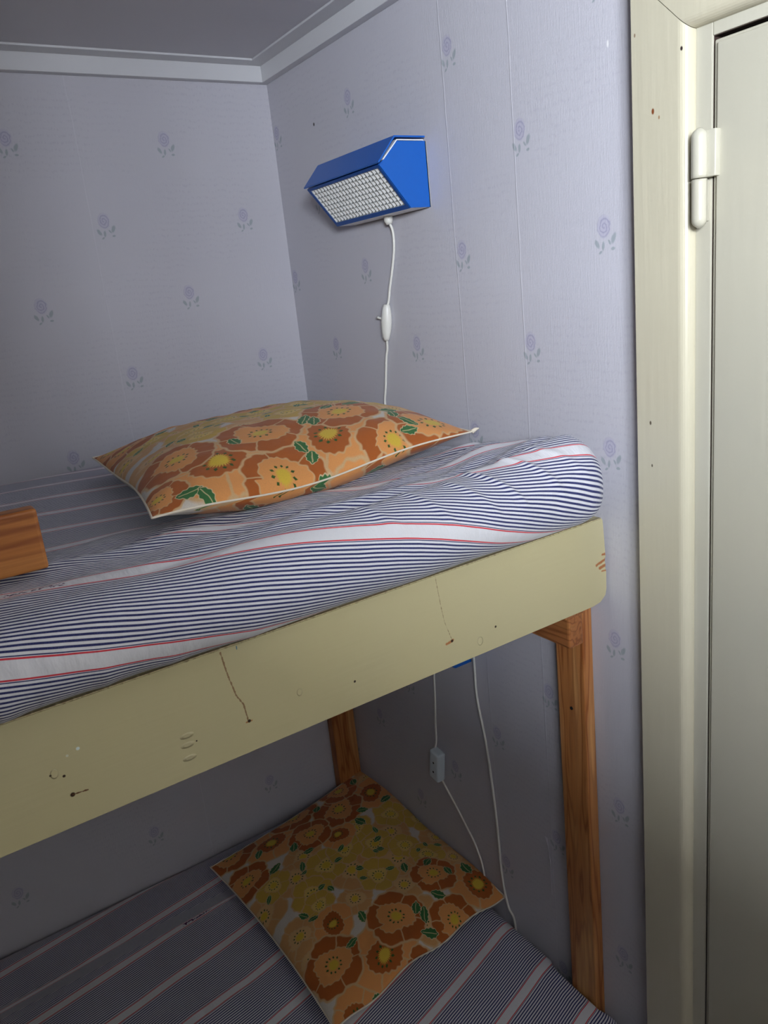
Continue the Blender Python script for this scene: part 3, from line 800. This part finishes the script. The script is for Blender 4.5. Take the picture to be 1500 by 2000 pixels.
# ------------------------------------------------------------------ blue wall lamps
def lamp(dy, dz, label, with_switch):
    root = empty('wall_lamp', (0, -.365+dy, .425+dz), label, 'lamp', None)
    ya, yb = -.480+dy, -.262+dy              # near and far end of the housing
    T = lambda pts: [(x, z+dz) for x, z in pts]
    # cross-section (x, z): wall top, top front, tip, bottom front, wall bottom
    sec = T([(-.001, .5145), (-.052, .5145), (-.086, .483), (-.037, .424), (-.001, .424)])
    def prism(sec, y0, y1):
        n = len(sec); V = [(x, y0, z) for x, z in sec]+[(x, y1, z) for x, z in sec]
        F = [list(range(n)), list(range(n, 2*n))[::-1]]+[[i, n+i, n+(i+1) % n, (i+1) % n] for i in range(n)]
        return V, F
    for nm, y0, y1 in (('side_panel', ya, ya+.0022), ('side_panel', yb-.0022, yb)):
        obj(nm, *prism(sec, y0, y1), M['blue'], root)
    # folded cover: top, sloping front; sits a little proud and leaves a pale gap to the body
    th = .0022
    def sheet(path, y0, y1, th):
        P = [Vector((x, 0, z)) for x, z in path]; out = []; inn = []
        for i, p in enumerate(P):
            d = ((P[min(i+1, len(P)-1)]-P[i]).normalized()+(P[i]-P[max(i-1, 0)]).normalized()).normalized()
            nrm = Vector((d.z, 0, -d.x)); out.append(p); inn.append(p+nrm*th)
        ring_ = out+inn[::-1]
        return prism([(v.x, v.z) for v in ring_], y0, y1)
    cover = T([(-.006, .5205), (-.0600, .5205), (-.0915, .4860)])
    obj('cover', *sheet(cover[::-1], ya-.0055, yb+.001, th), M['blue'], root)
    lip = T([(-.0855, .4835), (-.0372, .4250), (-.001, .4235)])
    # frame around the louvre: lower lip and two side lips, plus the front lip along the tip
    t0, b0 = Vector((-.0862, 0, .4838+dz)), Vector((-.0370, 0, .4240+dz))
    ax = (b0-t0).normalized(); nr = Vector((ax.z, 0, -ax.x))      # along the slope, and its normal
    if nr.z > 0: nr = -nr
    Ls = (b0-t0).length
    def slab(s0, s1, y0, y1, d0, d1):
        V = []
        for y in (y0, y1):
            for s, d in ((s0, d0), (s1, d0), (s1, d1), (s0, d1)):
                p = t0+ax*s+nr*d; V.append((p.x, y, p.z))
        return V, [[0, 1, 2, 3], [7, 6, 5, 4], [0, 4, 5, 1], [1, 5, 6, 2], [2, 6, 7, 3], [3, 7, 4, 0]]
    fr = merge(slab(0, .0045, ya+.0023, yb-.0023, -.006, .0008), slab(Ls-.0065, Ls, ya+.0023, yb-.0023, -.006, .0008), slab(.0045, Ls-.0065, ya+.0023, ya+.0075, -.006, .0008), slab(.0045, Ls-.0065, yb-.0075, yb-.0023, -.006, .0008))
    obj('frame', *fr, M['blue_dark'], root)
    # back box and white inner body
    bk = merge(box_data(-.0025, -.0008, ya, yb, .424+dz, .5145+dz), box_data(-.0370, -.0008, ya+.0022, yb-.0022, .4240+dz, .4256+dz), )
    obj('body', *bk, M['white_metal'], root)
    inner = T([(-.006, .5165), (-.0530, .5165), (-.0800, .4905)])
    obj('inner_reflector', *sheet(inner[::-1], ya-.0012, yb-.003, .0016), M['white_metal'], root)
    # egg-crate louvre: real slats with gaps; cross slats split into individual vanes
    lv = bpy.data.objects.new('louvre', None)
    nA, nB = 8, 21
    s0, s1 = .0050, Ls-.0070; y0, y1 = ya+.0078, yb-.0078
    vanes = []
    for i in range(nA+1):
        s = s0+(s1-s0)*i/nA
        vanes.append(slab(s-.0003, s+.0003, y0, y1, -.0075, -.0006))
    for j in range(nB+1):
        y = y0+(y1-y0)*j/nB
        vanes.append(slab(s0, s1, y-.00035, y+.00035, -.0090, .0))
    # sloped reflecting vanes between the ribs catch the light
    lo_ = obj('louvre', *merge(*vanes), M['grille'], root); lo_['kind'] = 'stuff'
    bd_ = []
    for i in range(nA):
        a0 = s0+(s1-s0)*i/nA; a1 = s0+(s1-s0)*(i+1)/nA
        for j in range(nB):
            yy0 = y0+(y1-y0)*j/nB; yy1 = y0+(y1-y0)*(j+1)/nB
            V = []
            for (s, y, d) in ((a0+.0004, yy0+.0008, -.0052), (a1-.0010, yy0+.0008, -.0052), (a1-.0010, yy1-.0005, -.0006), (a0+.0004, yy1-.0005, -.0006)):
                p = t0+ax*s+nr*d; V.append((p.x, y, p.z))
            V += [(v[0], v[1]+.0004, v[2]+.0004) for v in V]
            bd_.append((V, [[0, 1, 2, 3], [7, 6, 5, 4], [0, 4, 5, 1], [1, 5, 6, 2], [2, 6, 7, 3], [3, 7, 4, 0]]))
    o_ = obj('louvre_vanes', *merge(*bd_), M['white_metal'], root); o_['kind'] = 'stuff'
    return root

M['grille'] = mat('grey_rib_metal', (.50, .52, .50), .4)[0]
l1 = lamp(0, 0, 'blue angular wall lamp with white grille above the upper pillow', True)
l2 = lamp(-.010, -.7445, 'matching blue wall lamp almost hidden behind the cream rail', False)

def cable(pts, r, parent, name='cord'):
    pp = [(-.0048 if len(p) == 2 else p[0], *(p if len(p) == 2 else p[1:])) for p in pts]
    return obj(name, *tube_data(catmull(pp, 8), r, 8), M['white_plastic'], parent, True)
# upper lamp: grommet, cord with inline switch, running down behind the mattress
obj('grommet', *tube_data([(-.012, -.381, .4245), (-.012, -.381, .4170), (-.011, -.381, .4120)], [.0072, .0070, .0048], 14), M['white_plastic'], l1, True)
cable([(-.011, -.381, .415), (-.006, -.3815, .400), (-.0045, -.378, .375), (-.0045, -.368, .345), (-.0045, -.356, .317), (-.0045, -.348, .295), (-.007, -.3455, .286)], .0021, l1)
sw = []
for k in range(13):
    f = k/12; sw.append(((-.0075, -.345+.0115*f, .289-.059*f), .0030+.0058*math.sin(math.pi*min(1, .08+f*.88))**.7*1.25))
V_, F_ = tube_data([p for p, r in sw], [r for p, r in sw], 16)
V_ = [Vector((min(-.0006, -.0075+(v.x+.0075)*.85), v.y, v.z)) for v in V_]
s_ = obj('switch', V_, F_, M['white_plastic'], l1, True); s_['label'] = 'white inline rocker switch'
obj('switch_lever', *tube_data([(-.008, -.330, .266), (-.010, -.321, .268), (-.0105, -.3175, .269)], [.0018, .0018, .0028], 10), M['white_plastic'], s_, True)
V_, F_ = tube_data([(-.0156, -.3445, .284), (-.0160, -.339, .258), (-.0152, -.3345, .234)], .0004, 6)
obj('switch_seam', V_, F_, M['grille'], s_, True)
cable([(-.007, -.3345, .232), (-.0045, -.329, .215), (-.0045, -.323, .199), (-.0045, -.312, .150), (-.0045, -.304, .118), (-.0042, -.310, .07), (-.0042, -.40, .0), (-.0042, -.47, -.10),
       (-.0045, -.497, -.20), (-.0045, -.501, -.305), (-.0045, -.501, -.383), (-.0045, -.516, -.466), (-.0045, -.527, -.576), (-.0045, -.531, -.660), (-.0045, -.532, -.715), (-.0045, -.536, -.760),
       (-.0040, -.545, -.800), (-.0038, -.558, -.816), (-.0036, -.562, -.86)], .0021, l1)
# lower lamp: cord with inline two-hole connector
obj('grommet', *tube_data([(-.012, -.388, -.320), (-.012, -.388, -.328), (-.011, -.388, -.332)], [.0072, .0070, .0048], 14), M['white_plastic'], l2, True)
cable([(-.011, -.388, -.330), (-.006, -.384, -.345), (-.0045, -.376, -.388), (-.0045, -.372, -.440), (-.0045, -.365, -.500), (-.0045, -.362, -.535), (-.009, -.3605, -.553)], .0019, l2)
# connector body: rounded block tilted with the cord, two socket holes on its face
vs, fs = box_data(-.0095, .0095, -.0145, .0145, -.033, .033, .0055, 4)
rot = Matrix.Rotation(math.radians(9), 3, 'X')
cpos = Vector((-.0115, -.3675, -.583))
V_ = [rot @ Vector(v)+cpos for v in vs]
cn = obj('connector', V_, fs, mat('bluish_white_plastic', (.62, .70, .74), .4)[0], l2, True); cn['label'] = 'white inline connector with two socket holes'
for dz_ in (.009, -.013):
    c = rot @ Vector((-.0096, 0, dz_))+cpos
    obj('socket_hole', *tube_data([c+Vector((.001, 0, 0)), c-Vector((.0002, 0, 0))], .0021, 12), M['hole'], cn)
cable([(-.009, -.3745, -.613), (-.0055, -.380, -.628), (-.0045, -.400, -.650), (-.0045, -.422, -.672), (-.0045, -.440, -.692), (-.0045, -.458, -.712), (-.0045, -.475, -.745), (-.0045, -.480, -.775)], .0019, l2)
